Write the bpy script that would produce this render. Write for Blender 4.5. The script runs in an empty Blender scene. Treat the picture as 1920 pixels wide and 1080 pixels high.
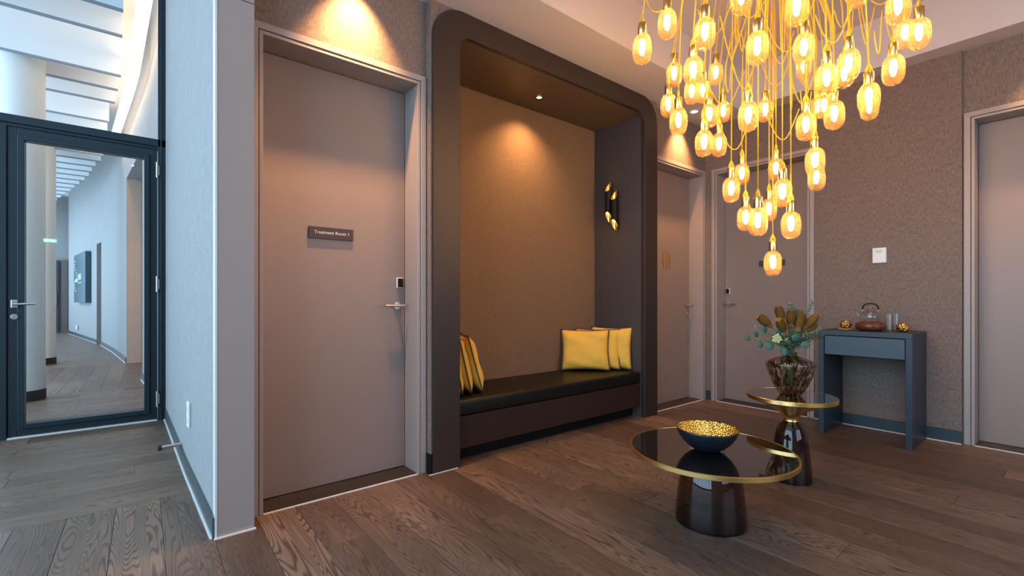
import bpy, bmesh, math, random
from mathutils import Vector, Matrix
random.seed(7)
S = bpy.context.scene
COL = S.collection
PI = math.pi

# ---------------------------------------------------------------- camera
cam_d = bpy.data.cameras.new('camera')
cam = bpy.data.objects.new('camera', cam_d); COL.objects.link(cam)
cam_d.sensor_width = 36.0
cam_d.lens = 36.0 * 861.0 / 1920.0
cam_d.shift_y = 22.0 / 1920.0
cam_d.clip_start = 0.02
cam.location = (0, 0, 1.1)
cam.rotation_euler = (PI / 2, 0, -math.atan2(0.6252, 0.7804))
S.camera = cam

# ---------------------------------------------------------------- world, daylight, exposure
W = bpy.data.worlds.new('world'); S.world = W; W.use_nodes = True
W.node_tree.nodes['Background'].inputs[0].default_value = (0.62, 0.80, 1.0, 1)
W.node_tree.nodes['Background'].inputs[1].default_value = 0.6
S.view_settings.view_transform = 'Standard'
S.view_settings.look = 'None'
S.view_settings.exposure = 0.0
S.view_settings.gamma = 1.0
S.view_settings.use_curve_mapping = False
S.cycles.use_denoising = True
S.cycles.sample_clamp_indirect = 4.0
S.cycles.caustics_reflective = False
S.cycles.caustics_refractive = False
S.cycles.max_bounces = 10
S.cycles.transparent_max_bounces = 24

def area(name, loc, rot, sx, sy, power, color):
    l = bpy.data.lights.new(name, 'AREA'); l.shape = 'RECTANGLE'; l.size = sx; l.size_y = sy
    l.energy = power; l.color = color
    o = bpy.data.objects.new(name, l); COL.objects.link(o); o.location = loc; o.rotation_euler = rot
    return o
# daylight entering the corridor through its glazed facade (outside the panes) and the windows behind the camera
area('daylight_facade', (-3.95, 9.5, 2.3), (0, -PI / 2, 0), 4.4, 25.0, 1750, (0.50, 0.76, 1.0))
area('daylight_window', (2.2, -2.95, 1.7), (PI / 2, 0, 0), 2.9, 2.4, 65, (0.72, 0.80, 1.0))

WARM = (1.0, 0.50, 0.19)
AMBER = (1.0, 0.52, 0.20)
def spot(name, loc, power, size, blend=0.5, color=WARM, rot=(0, 0, 0), r=0.03):
    l = bpy.data.lights.new(name, 'SPOT'); l.energy = power; l.spot_size = size; l.spot_blend = blend
    l.color = color; l.shadow_soft_size = r
    o = bpy.data.objects.new(name, l); COL.objects.link(o); o.location = loc; o.rotation_euler = rot
    return o

# ---------------------------------------------------------------- materials
def mat(name, col=(.5, .5, .5), rough=.5, metal=0.0, **kw):
    m = bpy.data.materials.new(name); m.use_nodes = True
    b = m.node_tree.nodes['Principled BSDF']
    b.inputs['Base Color'].default_value = (*col, 1)
    b.inputs['Roughness'].default_value = rough
    b.inputs['Metallic'].default_value = metal
    for k, v in kw.items():
        b.inputs[k.replace('_', ' ')].default_value = v
    return m
def nt(m): return m.node_tree.nodes, m.node_tree.links, m.node_tree.nodes['Principled BSDF']
def coords(m, scale=(1, 1, 1), kind='Object'):
    N, L, b = nt(m)
    tc = N.new('ShaderNodeTexCoord'); mp = N.new('ShaderNodeMapping')
    mp.inputs['Scale'].default_value = scale
    L.new(tc.outputs[kind], mp.inputs['Vector'])
    return mp
def noise(m, vec, scale, detail=4, rough=.5, dist=0.0):
    N, L, b = nt(m)
    n = N.new('ShaderNodeTexNoise'); n.inputs['Scale'].default_value = scale
    n.inputs['Detail'].default_value = detail; n.inputs['Roughness'].default_value = rough
    n.inputs['Distortion'].default_value = dist
    L.new(vec, n.inputs['Vector']); return n
def ramp(m, fac, stops):
    N, L, b = nt(m)
    r = N.new('ShaderNodeValToRGB'); e = r.color_ramp.elements
    while len(e) < len(stops): e.new(0.5)
    for i, (p, c) in enumerate(stops):
        e[i].position = p; e[i].color = (*c, 1)
    L.new(fac, r.inputs[0]); return r
def bump(m, h, strength, dist):
    N, L, b = nt(m)
    bp = N.new('ShaderNodeBump'); bp.inputs['Strength'].default_value = strength; bp.inputs['Distance'].default_value = dist
    L.new(h, bp.inputs['Height']); L.new(bp.outputs[0], b.inputs['Normal']); return bp
def fabric(name, c0, c1, vert=6.0, scale=120):
    m = mat(name, c0, .85); N, L, b = nt(m)
    mp = coords(m, (1, 1, 1 / vert))
    n = noise(m, mp.outputs[0], scale, 3, .65)
    mp2 = coords(m, (1 / vert, 1 / vert, 1))
    n2 = noise(m, mp2.outputs[0], scale * 1.1, 2, .6)
    mx = N.new('ShaderNodeMix'); mx.data_type = 'FLOAT'; mx.inputs[0].default_value = .3
    L.new(n.outputs[0], mx.inputs[2]); L.new(n2.outputs[0], mx.inputs[3])
    r = ramp(m, mx.outputs[0], [(.36, c0), (.64, c1)])
    L.new(r.outputs[0], b.inputs['Base Color'])
    bump(m, mx.outputs[0], .35, .004)
    b.inputs['Specular IOR Level'].default_value = .25
    return m
def emis(name, col, strength):
    m = bpy.data.materials.new(name); m.use_nodes = True
    N = m.node_tree.nodes; N.clear()
    e = N.new('ShaderNodeEmission'); e.inputs[0].default_value = (*col, 1); e.inputs[1].default_value = strength
    o = N.new('ShaderNodeOutputMaterial'); m.node_tree.links.new(e.outputs[0], o.inputs[0]); return m
def glassmat(name, col, rough=0.0, ior=1.45):
    m = bpy.data.materials.new(name); m.use_nodes = True
    N = m.node_tree.nodes; N.clear()
    g = N.new('ShaderNodeBsdfGlass'); g.inputs[0].default_value = (*col, 1); g.inputs['Roughness'].default_value = rough; g.inputs['IOR'].default_value = ior
    t = N.new('ShaderNodeBsdfTransparent'); t.inputs[0].default_value = (*col, 1)
    lp = N.new('ShaderNodeMixShader')
    o = N.new('ShaderNodeOutputMaterial')
    lp.inputs[0].default_value = .0
    m.node_tree.links.new(g.outputs[0], lp.inputs[1]); m.node_tree.links.new(t.outputs[0], lp.inputs[2])
    m.node_tree.links.new(lp.outputs[0], o.inputs[0]); return m
def thin_glass(name, col, spec=1.0, ior=1.5):
    """thin sheet: straight-through tinted view with a Fresnel mirror on top"""
    m = bpy.data.materials.new(name); m.use_nodes = True
    N = m.node_tree.nodes; L = m.node_tree.links; N.clear()
    t = N.new('ShaderNodeBsdfTransparent'); t.inputs[0].default_value = (*col, 1)
    g = N.new('ShaderNodeBsdfGlossy'); g.inputs['Roughness'].default_value = 0.0; g.inputs[0].default_value = (spec, spec, spec, 1)
    f = N.new('ShaderNodeFresnel'); f.inputs[0].default_value = ior
    x = N.new('ShaderNodeMixShader'); o = N.new('ShaderNodeOutputMaterial')
    ge = N.new('ShaderNodeNewGeometry'); mi = N.new('ShaderNodeMapRange'); L.new(ge.outputs['Backfacing'], mi.inputs[0]); mi.inputs[3].default_value = ior; mi.inputs[4].default_value = 1 / ior; L.new(mi.outputs[0], f.inputs[0])
    L.new(f.outputs[0], x.inputs[0]); L.new(t.outputs[0], x.inputs[1]); L.new(g.outputs[0], x.inputs[2]); L.new(x.outputs[0], o.inputs[0])
    return m

M = {}
M['fabric'] = fabric('wall_fabric', (.150, .112, .096), (.275, .215, .187), 5, 150)
M['fabric_niche'] = fabric('niche_fabric', (.165, .106, .066), (.235, .158, .100), 4, 190)
M['fabric_pale'] = fabric('corridor_fabric', (.25, .244, .242), (.325, .316, .31), 7, 70)
M['door'] = mat('door_paint', (.27, .208, .185), .42)
M['casing'] = mat('casing_paint', (.36, .31, .29), .45)
M['pier'] = mat('pier_panel', (.34, .295, .28), .6)
M['niche_frame'] = mat('niche_lacquer', (.031, .0205, .018), .45)
M['niche_side'] = mat('niche_side', (.06, .052, .052), .5)
M['niche_top'] = mat('niche_top', (.11, .08, .055), .45)
M['leather'] = mat('black_leather', (.006, .0055, .005), .45, Specular_IOR_Level=.3)
M['bench'] = mat('bench_panel', (.032, .017, .014), .5, Specular_IOR_Level=.3)
M['black'] = mat('black_matte', (.004, .004, .0045), .6, Specular_IOR_Level=.25)
M['skirting'] = mat('skirting', (.022, .042, .055), .4)
M['skirting_pale'] = mat('skirting_grey', (.055, .066, .072), .35)
M['sealant'] = mat('sealant', (.75, .74, .72), .5)
M['ceiling'] = mat('ceiling_paint', (.66, .60, .60), .8)
M['white'] = mat('white_paint', (.80, .80, .80), .6)
M['baffle'] = mat('baffle_white', (.88, .88, .88), .6)
M['baffle_shadow_line'] = mat('shadow_line_grey', (.22, .25, .28), .6)
M['metal_dark'] = mat('anthracite_metal', (.020, .034, .045), .38, .35)
M['steel'] = mat('brushed_steel', (.62, .60, .57), .28, 1.0)
M['brass'] = mat('satin_brass', (.78, .52, .20), .25, 1.0)
M['brass_sat'] = mat('table_brass', (.80, .55, .20), .30, 1.0)
M['gold'] = mat('gold_leaf', (.95, .62, .16), .22, 1.0)
M['tabletop'] = mat('black_table_glass', (.006, .006, .007), .03, 0, Coat_Weight=1.0, Coat_Roughness=.02, Specular_IOR_Level=1.0)
M['console'] = mat('console_lacquer', (.020, .036, .056), .42)
M['drawer'] = mat('drawer_stain', (.042, .075, .11), .4)
M['plastic_white'] = mat('white_plastic', (.82, .82, .84), .35)
M['socket_grey'] = mat('socket_grey', (.55, .56, .58), .4)
M['screen'] = mat('lcd_screen', (.45, .66, .56), .3)
M['rubber'] = mat('black_rubber', (.01, .01, .01), .6)
M['threshold'] = None
M['cord'] = mat('yellow_cord', (.78, .43, .04), .7, Specular_IOR_Level=.1)
M['piping'] = mat('dark_piping', (.06, .03, .015), .7)
M['glow_warm'] = emis('lamp_glow', (1.0, .72, .42), 26)
M['filament'] = emis('filament_glow', (1.0, .62, .31), 88)
M['led'] = emis('led_strip', (1.0, .74, .48), 13)
M['exit'] = emis('exit_green', (.12, 1.0, .55), 22)
M['exit_white'] = emis('exit_white', (.8, 1.0, .9), 30)
M['pane'] = thin_glass('door_pane', (.97, .985, .99), .9)

# shade for the bulbs: amber pressed glass, part see-through, part scattering
def bulbglass():
    m = bpy.data.materials.new('amber_pressed_glass'); m.use_nodes = True
    N = m.node_tree.nodes; L = m.node_tree.links; N.clear()
    tr = N.new('ShaderNodeBsdfTransparent'); tr.inputs[0].default_value = (1.0, .86, .62, 1)
    tl = N.new('ShaderNodeBsdfTranslucent'); tl.inputs[0].default_value = (1.0, .60, .27, 1)
    gl = N.new('ShaderNodeBsdfGlossy'); gl.inputs['Roughness'].default_value = .12; gl.inputs[0].default_value = (1, .85, .6, 1)
    tc = N.new('ShaderNodeTexCoord')
    sep = N.new('ShaderNodeSeparateXYZ'); L.new(tc.outputs['Object'], sep.inputs[0])
    at = N.new('ShaderNodeMath'); at.operation = 'ARCTAN2'; L.new(sep.outputs[1], at.inputs[0]); L.new(sep.outputs[0], at.inputs[1])
    def lines(sgn):
        a = N.new('ShaderNodeMath'); a.operation = 'MULTIPLY'; L.new(at.outputs[0], a.inputs[0]); a.inputs[1].default_value = 11
        z = N.new('ShaderNodeMath'); z.operation = 'MULTIPLY'; L.new(sep.outputs[2], z.inputs[0]); z.inputs[1].default_value = sgn * 330
        s = N.new('ShaderNodeMath'); s.operation = 'ADD'; L.new(a.outputs[0], s.inputs[0]); L.new(z.outputs[0], s.inputs[1])
        c = N.new('ShaderNodeMath'); c.operation = 'COSINE'; L.new(s.outputs[0], c.inputs[0])
        return c
    c1, c2 = lines(1), lines(-1)
    mn = N.new('ShaderNodeMath'); mn.operation = 'MULTIPLY'; L.new(c1.outputs[0], mn.inputs[0]); L.new(c2.outputs[0], mn.inputs[1])
    mr = N.new('ShaderNodeMapRange'); L.new(mn.outputs[0], mr.inputs[0]); mr.inputs[1].default_value = -1; mr.inputs[2].default_value = 1
    mr.inputs[3].default_value = .04; mr.inputs[4].default_value = .15
    bp = N.new('ShaderNodeBump'); bp.inputs['Strength'].default_value = .9; bp.inputs['Distance'].default_value = .003; L.new(mn.outputs[0], bp.inputs['Height'])
    L.new(bp.outputs[0], gl.inputs['Normal'])
    x1 = N.new('ShaderNodeMixShader'); L.new(mr.outputs[0], x1.inputs[0]); L.new(tr.outputs[0], x1.inputs[1]); L.new(tl.outputs[0], x1.inputs[2])
    fr = N.new('ShaderNodeFresnel'); ge = N.new('ShaderNodeNewGeometry'); mi = N.new('ShaderNodeMapRange'); L.new(ge.outputs['Backfacing'], mi.inputs[0]); mi.inputs[3].default_value = 1.4; mi.inputs[4].default_value = 1 / 1.4; L.new(mi.outputs[0], fr.inputs[0]); L.new(bp.outputs[0], fr.inputs[1])
    x2 = N.new('ShaderNodeMixShader'); L.new(fr.outputs[0], x2.inputs[0]); L.new(x1.outputs[0], x2.inputs[1]); L.new(gl.outputs[0], x2.inputs[2])
    o = N.new('ShaderNodeOutputMaterial'); L.new(x2.outputs[0], o.inputs[0]); return m
M['bulb'] = bulbglass()

# smoked glass of the table feet and the streaked vase
M['smoke'] = thin_glass('smoked_glass', (.40, .34, .31), 1.0, 1.55)
M['foot_base'] = mat('foot_base_dark', (.012, .009, .008), .15)
M['clear'] = thin_glass('clear_glass', (.95, .96, .96), 1.0, 1.5)
def vaseglass():
    m = thin_glass('streaked_brown_glass', (.8, .7, .55), 1.0, 1.6)
    N = m.node_tree.nodes; L = m.node_tree.links
    g = [n for n in N if n.type == 'BSDF_TRANSPARENT'][0]; x = [n for n in N if n.type == 'MIX_SHADER'][0]
    df = N.new('ShaderNodeBsdfDiffuse'); mx = N.new('ShaderNodeMixShader')
    tc = N.new('ShaderNodeTexCoord'); sep = N.new('ShaderNodeSeparateXYZ'); L.new(tc.outputs['Object'], sep.inputs[0])
    nz = N.new('ShaderNodeVectorMath'); nz.operation = 'NORMALIZE'
    cb = N.new('ShaderNodeCombineXYZ'); L.new(sep.outputs[0], cb.inputs[0]); L.new(sep.outputs[1], cb.inputs[1]); L.new(cb.outputs[0], nz.inputs[0])
    c2 = N.new('ShaderNodeCombineXYZ'); zz = N.new('ShaderNodeMath'); zz.operation = 'MULTIPLY'; L.new(sep.outputs[2], zz.inputs[0]); zz.inputs[1].default_value = 4.5; L.new(zz.outputs[0], c2.inputs[2])
    ad = N.new('ShaderNodeVectorMath'); ad.operation = 'ADD'; L.new(nz.outputs[0], ad.inputs[0]); L.new(c2.outputs[0], ad.inputs[1])
    n = N.new('ShaderNodeTexNoise'); n.inputs['Scale'].default_value = 5.0; n.inputs['Detail'].default_value = 2; n.inputs['Distortion'].default_value = .7
    L.new(ad.outputs[0], n.inputs['Vector'])
    r = N.new('ShaderNodeValToRGB'); e = r.color_ramp.elements
    e[0].position = .40; e[0].color = (.12, .07, .04, 1); e[1].position = .58; e[1].color = (.95, .88, .74, 1)
    L.new(n.outputs[0], r.inputs[0]); L.new(r.outputs[0], g.inputs[0])
    df.inputs[0].default_value = (.10, .055, .03, 1); mx.inputs[0].default_value = .07
    L.new(g.outputs[0], mx.inputs[1]); L.new(df.outputs[0], mx.inputs[2]); L.new(mx.outputs[0], x.inputs[1]); return m
M['vase'] = vaseglass()

def wood(name, a, b_, c_, rough=.42):
    m = mat(name, a, rough); N, L, b = nt(m)
    tc = N.new('ShaderNodeTexCoord'); oi = N.new('ShaderNodeObjectInfo')
    off = N.new('ShaderNodeVectorMath'); off.operation = 'SCALE'; off.inputs[0].default_value = (31, 17, 0)
    L.new(oi.outputs['Random'], off.inputs['Scale'])
    ad = N.new('ShaderNodeVectorMath'); ad.operation = 'ADD'; L.new(tc.outputs['Object'], ad.inputs[0]); L.new(off.outputs[0], ad.inputs[1])
    mp = N.new('ShaderNodeMapping'); mp.inputs['Scale'].default_value = (.38, 4.4, 1); L.new(ad.outputs[0], mp.inputs[0])
    n = noise(m, mp.outputs[0], 1.7, 2, .45, .35)
    mul = N.new('ShaderNodeMath'); mul.operation = 'MULTIPLY'; L.new(n.outputs[0], mul.inputs[0]); mul.inputs[1].default_value = 270
    sn = N.new('ShaderNodeMath'); sn.operation = 'SINE'; L.new(mul.outputs[0], sn.inputs[0])
    sh = N.new('ShaderNodeMath'); sh.operation = 'MULTIPLY_ADD'; L.new(sn.outputs[0], sh.inputs[0]); sh.inputs[1].default_value = .5; sh.inputs[2].default_value = .5
    g0 = ramp(m, sh.outputs[0], [(.02, (0, 0, 0)), (.42, (1, 1, 1))])
    mp2 = N.new('ShaderNodeMapping'); mp2.inputs['Scale'].default_value = (3.5, 130, 1); L.new(ad.outputs[0], mp2.inputs[0])
    fine = noise(m, mp2.outputs[0], 1.0, 3, .6)
    mp3 = N.new('ShaderNodeMapping'); mp3.inputs['Scale'].default_value = (1.2, 5, 1); L.new(ad.outputs[0], mp3.inputs[0])
    big = noise(m, mp3.outputs[0], 1.5, 3, .5)
    vr = N.new('ShaderNodeMapRange'); vr.inputs[3].default_value = .78; vr.inputs[4].default_value = .45
    mx = N.new('ShaderNodeMix'); mx.data_type = 'FLOAT'; L.new(oi.outputs['Random'], vr.inputs[0]); L.new(vr.outputs[0], mx.inputs[0])
    L.new(g0.outputs[0], mx.inputs[2]); L.new(fine.outputs[0], mx.inputs[3])
    mx2 = N.new('ShaderNodeMix'); mx2.data_type = 'FLOAT'; mx2.inputs[0].default_value = .38
    L.new(mx.outputs[0], mx2.inputs[2]); L.new(big.outputs[0], mx2.inputs[3])
    cr = ramp(m, mx2.outputs[0], [(.22, a), (.52, b_), (.82, c_)])
    hs = N.new('ShaderNodeHueSaturation')
    mr = N.new('ShaderNodeMapRange'); L.new(oi.outputs['Random'], mr.inputs[0]); mr.inputs[3].default_value = .68; mr.inputs[4].default_value = 1.28
    L.new(mr.outputs[0], hs.inputs['Value']); L.new(cr.outputs[0], hs.inputs['Color'])
    L.new(hs.outputs[0], b.inputs['Base Color'])
    rr = N.new('ShaderNodeMapRange'); L.new(mx.outputs[0], rr.inputs[0]); rr.inputs[3].default_value = rough + .12; rr.inputs[4].default_value = rough - .06
    L.new(rr.outputs[0], b.inputs['Roughness'])
    bump(m, mx.outputs[0], .35, .002)
    return m
M['oak'] = wood('smoked_oak', (.034, .019, .012), (.118, .072, .050), (.225, .148, .106))
M['threshold'] = wood('dark_threshold', (.012, .009, .007), (.035, .024, .018), (.08, .05, .035))
M['redwood'] = wood('carved_redwood', (.05, .014, .008), (.16, .048, .022), (.26, .09, .042), .25)

def velvet():
    m = mat('yellow_velvet', (.78, .47, .055), .62, 0, Sheen_Weight=.35, Sheen_Roughness=.4)
    mp = coords(m, (1, 1, 1)); n = noise(m, mp.outputs[0], 9, 4, .6, .6)
    bump(m, n.outputs[0], .45, .02); return m
M['velvet'] = velvet()
def hammered():
    m = mat('hammered_gold', (.95, .62, .15), .16, 1.0); N, L, b = nt(m)
    mp = coords(m); v = N.new('ShaderNodeTexVoronoi'); v.inputs['Scale'].default_value = 95
    L.new(mp.outputs[0], v.inputs['Vector']); bump(m, v.outputs['Distance'], 1.0, .006); return m
M['hammered'] = hammered()
def blackbowl():
    m = mat('blue_black_brushed', (.006, .011, .016), .38); N, L, b = nt(m)
    mp = coords(m, (6, 6, 60)); n = noise(m, mp.outputs[0], 6, 3); bump(m, n.outputs[0], .4, .003); return m
M['bowl'] = blackbowl()
def goldball():
    m = mat('cut_gold_glass', (.70, .42, .14), .25, 1.0); N, L, b = nt(m)
    mp = coords(m); v = N.new('ShaderNodeTexVoronoi'); v.inputs['Scale'].default_value = 90
    L.new(mp.outputs[0], v.inputs['Vector']); bump(m, v.outputs['Distance'], 1.0, .006); return m
M['goldball'] = goldball()
M['leaf_teal'] = mat('eucalyptus_leaf', (.028, .11, .078), .5, 0, Subsurface_Weight=0.0)
M['leaf_grey'] = mat('silver_leaf', (.20, .24, .20), .6)
M['leaf_green'] = mat('fern_leaf', (.07, .13, .05), .6)
M['banksia'] = mat('banksia_bristle', (.25, .115, .02), .75)
M['bud'] = mat('green_bud', (.42, .50, .22), .6)
M['stem'] = mat('stem', (.12, .12, .05), .6)
M['teal_panel'] = mat('teal_panel', (.010, .055, .075), .3)

# ---------------------------------------------------------------- mesh helpers
def box(bm, x0, y0, z0, x1, y1, z1):
    vs = [bm.verts.new(p) for p in ((x0, y0, z0), (x1, y0, z0), (x1, y1, z0), (x0, y1, z0), (x0, y0, z1), (x1, y0, z1), (x1, y1, z1), (x0, y1, z1))]
    for f in ((0, 3, 2, 1), (4, 5, 6, 7), (0, 1, 5, 4), (1, 2, 6, 5), (2, 3, 7, 6), (3, 0, 4, 7)):
        bm.faces.new([vs[i] for i in f])
def boxes(*bs):
    bm = bmesh.new()
    for b in bs: box(bm, *b)
    return bm
def tube(bm, pts, r, seg=10, cap=True, r1=None):
    """tube along a polyline with per-point radii"""
    pts = [Vector(p) for p in pts]; n = len(pts)
    rs = r if isinstance(r, (list, tuple)) else [r + ((r1 if r1 is not None else r) - r) * i / max(1, n - 1) for i in range(n)]
    rings = []; up = None
    for i, p in enumerate(pts):
        t = (pts[min(i + 1, n - 1)] - pts[max(i - 1, 0)]).normalized()
        if up is None:
            up = Vector((0, 0, 1)) if abs(t.z) < .9 else Vector((1, 0, 0))
        u = (up - t * up.dot(t)).normalized(); v = t.cross(u); up = u
        rings.append([bm.verts.new(p + (u * math.cos(a) + v * math.sin(a)) * rs[i]) for a in [2 * PI * k / seg for k in range(seg)]])
    for a, b in zip(rings, rings[1:]):
        for k in range(seg):
            bm.faces.new((a[k], a[(k + 1) % seg], b[(k + 1) % seg], b[k]))
    if cap:
        bm.faces.new(list(reversed(rings[0]))); bm.faces.new(rings[-1])
def lathe(bm, prof, seg=32, cx=0, cy=0, wob=None, closed=False):
    rings = []
    for j, (r, z) in enumerate(prof):
        if r < 1e-5: rings.append([bm.verts.new((cx, cy, z))]); continue
        ring = []
        for k in range(seg):
            a = 2 * PI * k / seg; rr = r * (wob(k, j) if wob else 1)
            ring.append(bm.verts.new((cx + rr * math.cos(a), cy + rr * math.sin(a), z)))
        rings.append(ring)
    pr = list(zip(rings, rings[1:]))
    if closed: pr.append((rings[-1], rings[0]))
    for a, b in pr:
        for k in range(seg):
            k2 = (k + 1) % seg
            if len(a) == 1 and len(b) == 1: break
            if len(a) == 1: bm.faces.new((a[0], b[k2], b[k]))
            elif len(b) == 1: bm.faces.new((a[k], a[k2], b[0]))
            else: bm.faces.new((a[k], a[k2], b[k2], b[k]))
def prism(bm, poly, axis, a, b):
    """extrude a 2D polygon (x,z) along y from a to b (axis 'y') or (x,y) along z (axis 'z')"""
    f = (lambda p, t: (p[0], t, p[1])) if axis == 'y' else ((lambda p, t: (p[0], p[1], t)) if axis == 'z' else (lambda p, t: (t, p[0], p[1])))
    v0 = [bm.verts.new(f(p, a)) for p in poly]; v1 = [bm.verts.new(f(p, b)) for p in poly]
    n = len(poly)
    bm.faces.new(v0); bm.faces.new(list(reversed(v1)))
    for i in range(n):
        bm.faces.new((v0[i], v0[(i + 1) % n], v1[(i + 1) % n], v1[i]))
def obj(name, bm, m, parent=None, smooth=False, bev=0.0, seg=2, loc=None, rot=None, solid=0.0, sub=0):
    bmesh.ops.recalc_face_normals(bm, faces=bm.faces)
    me = bpy.data.meshes.new(name); bm.to_mesh(me); bm.free()
    if m is not None: me.materials.append(m)
    if smooth:
        for p in me.polygons: p.use_smooth = True
    o = bpy.data.objects.new(name, me); COL.objects.link(o)
    if parent is not None: o.parent = parent
    if loc: o.location = loc
    if rot: o.rotation_euler = rot
    if solid:
        s = o.modifiers.new('solid', 'SOLIDIFY'); s.thickness = solid; s.offset = 0
    if sub:
        s = o.modifiers.new('sub', 'SUBSURF'); s.levels = sub; s.render_levels = sub
    if bev:
        b = o.modifiers.new('bevel', 'BEVEL'); b.width = bev; b.segments = seg; b.limit_method = 'ANGLE'; b.angle_limit = .6
    return o
def auto(o, ang=40):
    """smooth shading with hard edges kept"""
    me = o.data
    for p in me.polygons: p.use_smooth = True
    bm = bmesh.new(); bm.from_mesh(me)
    for e in bm.edges:
        if len(e.link_faces) == 2 and e.calc_face_angle(0) > math.radians(ang): e.smooth = False
    bm.to_mesh(me); bm.free()
    return o
def tag(o, label, cat, group=None):
    o['label'] = label; o['category'] = cat
    if group: o['group'] = group
    return o
def thing(name, label, cat, loc=(0, 0, 0), rotz=0, group=None):
    o = bpy.data.objects.new(name, None); COL.objects.link(o); o.empty_display_size = .1
    o.location = loc; o.rotation_euler = (0, 0, rotz)
    return tag(o, label, cat, group)
def struct(name, bm, m, **k):
    o = obj(name, bm, m, **k); o['kind'] = 'structure'; return o
def sempty(name, loc=(0, 0, 0), rotz=0):
    o = bpy.data.objects.new(name, None); COL.objects.link(o); o.location = loc; o.rotation_euler = (0, 0, rotz); o['kind'] = 'structure'; return o
def dup(root, loc, rotz=0, label=None):
    r = root.copy(); COL.objects.link(r); r.location = loc; r.rotation_euler = (0, 0, rotz)
    if label: r['label'] = label
    for ch in list(root.children):
        c = ch.copy(); COL.objects.link(c); c.parent = r
        for g in ch.children:
            d = g.copy(); COL.objects.link(d); d.parent = c
    return r
def text_mesh(name, s, size, m, parent, loc, rot, ext=.0006, align='LEFT'):
    cu = bpy.data.curves.new(name, 'FONT'); cu.body = s; cu.size = size; cu.extrude = ext; cu.align_x = align; cu.align_y = 'CENTER'
    t = bpy.data.objects.new(name, cu); COL.objects.link(t)
    dg = bpy.context.evaluated_depsgraph_get(); me = bpy.data.meshes.new_from_object(t.evaluated_get(dg))
    bpy.data.objects.remove(t); bpy.data.curves.remove(cu)
    me.name = name; me.materials.clear(); me.materials.append(m)
    o = bpy.data.objects.new(name, me); COL.objects.link(o); o.parent = parent; o.location = loc; o.rotation_euler = rot
    return o

# ================================================================ STRUCTURE
YA, XB, HC = 2.64, 4.86, 3.0       # left wall plane, right wall plane, ceiling height

# ---- floor: sub floor slab plus every plank near enough to be told apart
floor = struct('floor', boxes((-4.2, -3.2, -.12, 5.6, 3.6, -.014), (-4.2, 3.6, -.12, 1.2, 10.36, -.014), (-4.2, 10.36, -.12, 1.2, 22.2, 0.0)), M['oak'])
plank_mesh = {}
def plank(cx, cy, length, along_y, width=.1845):
    key = (round(length, 3), round(width, 4))
    if key not in plank_mesh:
        bm = boxes((-length / 2, -width / 2, -.014, length / 2, width / 2, 0))
        bmesh.ops.bevel(bm, geom=[e for e in bm.edges if e.verts[0].co.z > -.001 and e.verts[1].co.z > -.001], offset=.0014, segments=1, affect='EDGES')
        me = bpy.data.meshes.new('plank'); bm.to_mesh(me); bm.free(); me.materials.append(M['oak']); plank_mesh[key] = me
    o = bpy.data.objects.new('floor_plank', plank_mesh[key]); COL.objects.link(o); o.parent = floor
    o.location = (cx, cy, 0); o.rotation_euler = (0, 0, PI / 2 if along_y else 0)
PW = .186
def fill_rows(a0, a1, b0_of, b1_of, along_y, seed, first=0.0):
    """rows of planks; a = across, b = along"""
    rnd = random.Random(seed); n = int(round((a1 - a0) / PW))
    for i in range(n):
        a = a0 + (i + .5) * PW
        b0, b1 = b0_of(a), b1_of(a)
        p = b0 - rnd.uniform(0.2, 1.9)
        while p < b1:
            q = p + rnd.choice((2.2, 2.2, 1.9, 2.5))
            s, e = max(p, b0), min(q, b1)
            if b1 - e < .25: e = b1; q = b1 + .01
            if e - s > .05:
                m_, l_ = (s + e) / 2, round(e - s - .0015, 3)
                plank(*((a, m_) if along_y else (m_, a)), l_, along_y)
            p = q
AX0 = .256 - PW * 20
fill_rows(AX0, AX0 + PW * 47, lambda a: -1.3, lambda a: 3.2 if a < .3 else 3.06, True, 3)
fill_rows(3.2, 3.2 + PW * 23, lambda a: -3.6, lambda a: .35, False, 5)
fill_rows(-3.4, -3.4 + PW * 20, lambda a: 3.2 + PW * 23, lambda a: 10.36, True, 8)

# ---- left wall (doors 1, 2 and the bench niche)
struct('wall_left', boxes(
    (.414, YA, 0, .4565, 2.95, HC), (.4565, YA, 2.479, 1.3635, 2.95, HC), (1.3635, YA, 0, 1.41, 2.95, HC),
    (1.41, 2.58, 0, 1.60, 3.35, HC), (1.60, 2.58, 2.86, 3.66, 3.35, HC), (3.66, 2.58, 0, 3.865, 3.35, HC),
    (1.60, 3.20, 0, 3.66, 3.35, 2.86),
    (3.865, YA, 0, 3.9065, 2.95, HC), (3.9065, YA, 2.479, 4.8135, 2.95, HC), (4.8135, YA, 0, 5.3, 2.95, HC)), M['fabric'])
# ---- right wall (doors 3, 4)
struct('wall_right', boxes(
    (XB, 2.519, 0, 5.3, YA, HC), (XB, 1.6115, 2.479, 5.3, 2.519, HC), (XB, .587, 0, 5.3, 1.6115, HC),
    (4.888, .539, 0, 5.3, .587, HC), (4.888, -.3685, 2.479, 5.3, .539, HC), (4.888, -2.8, 0, 5.3, -.3685, HC)), M['fabric'])
struct('wall_behind', boxes((-4.0, -2.8, 0, -.9, -2.6, 4.6), (3.7, -2.8, 0, 5.3, -2.6, 4.6), (-.9, -2.8, 0, 3.7, -2.6, .5), (-.9, -2.8, 2.9, 3.7, -2.6, 4.6), (-.9, -2.8, .5, .7, -2.6, 2.9)), M['fabric'])
wb = struct('window_1', boxes(*[(x, -2.78, .5, x + .06, -2.62, 2.9) for x in (.7, 1.68, 2.66, 3.64)]), M['metal_dark'])
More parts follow.
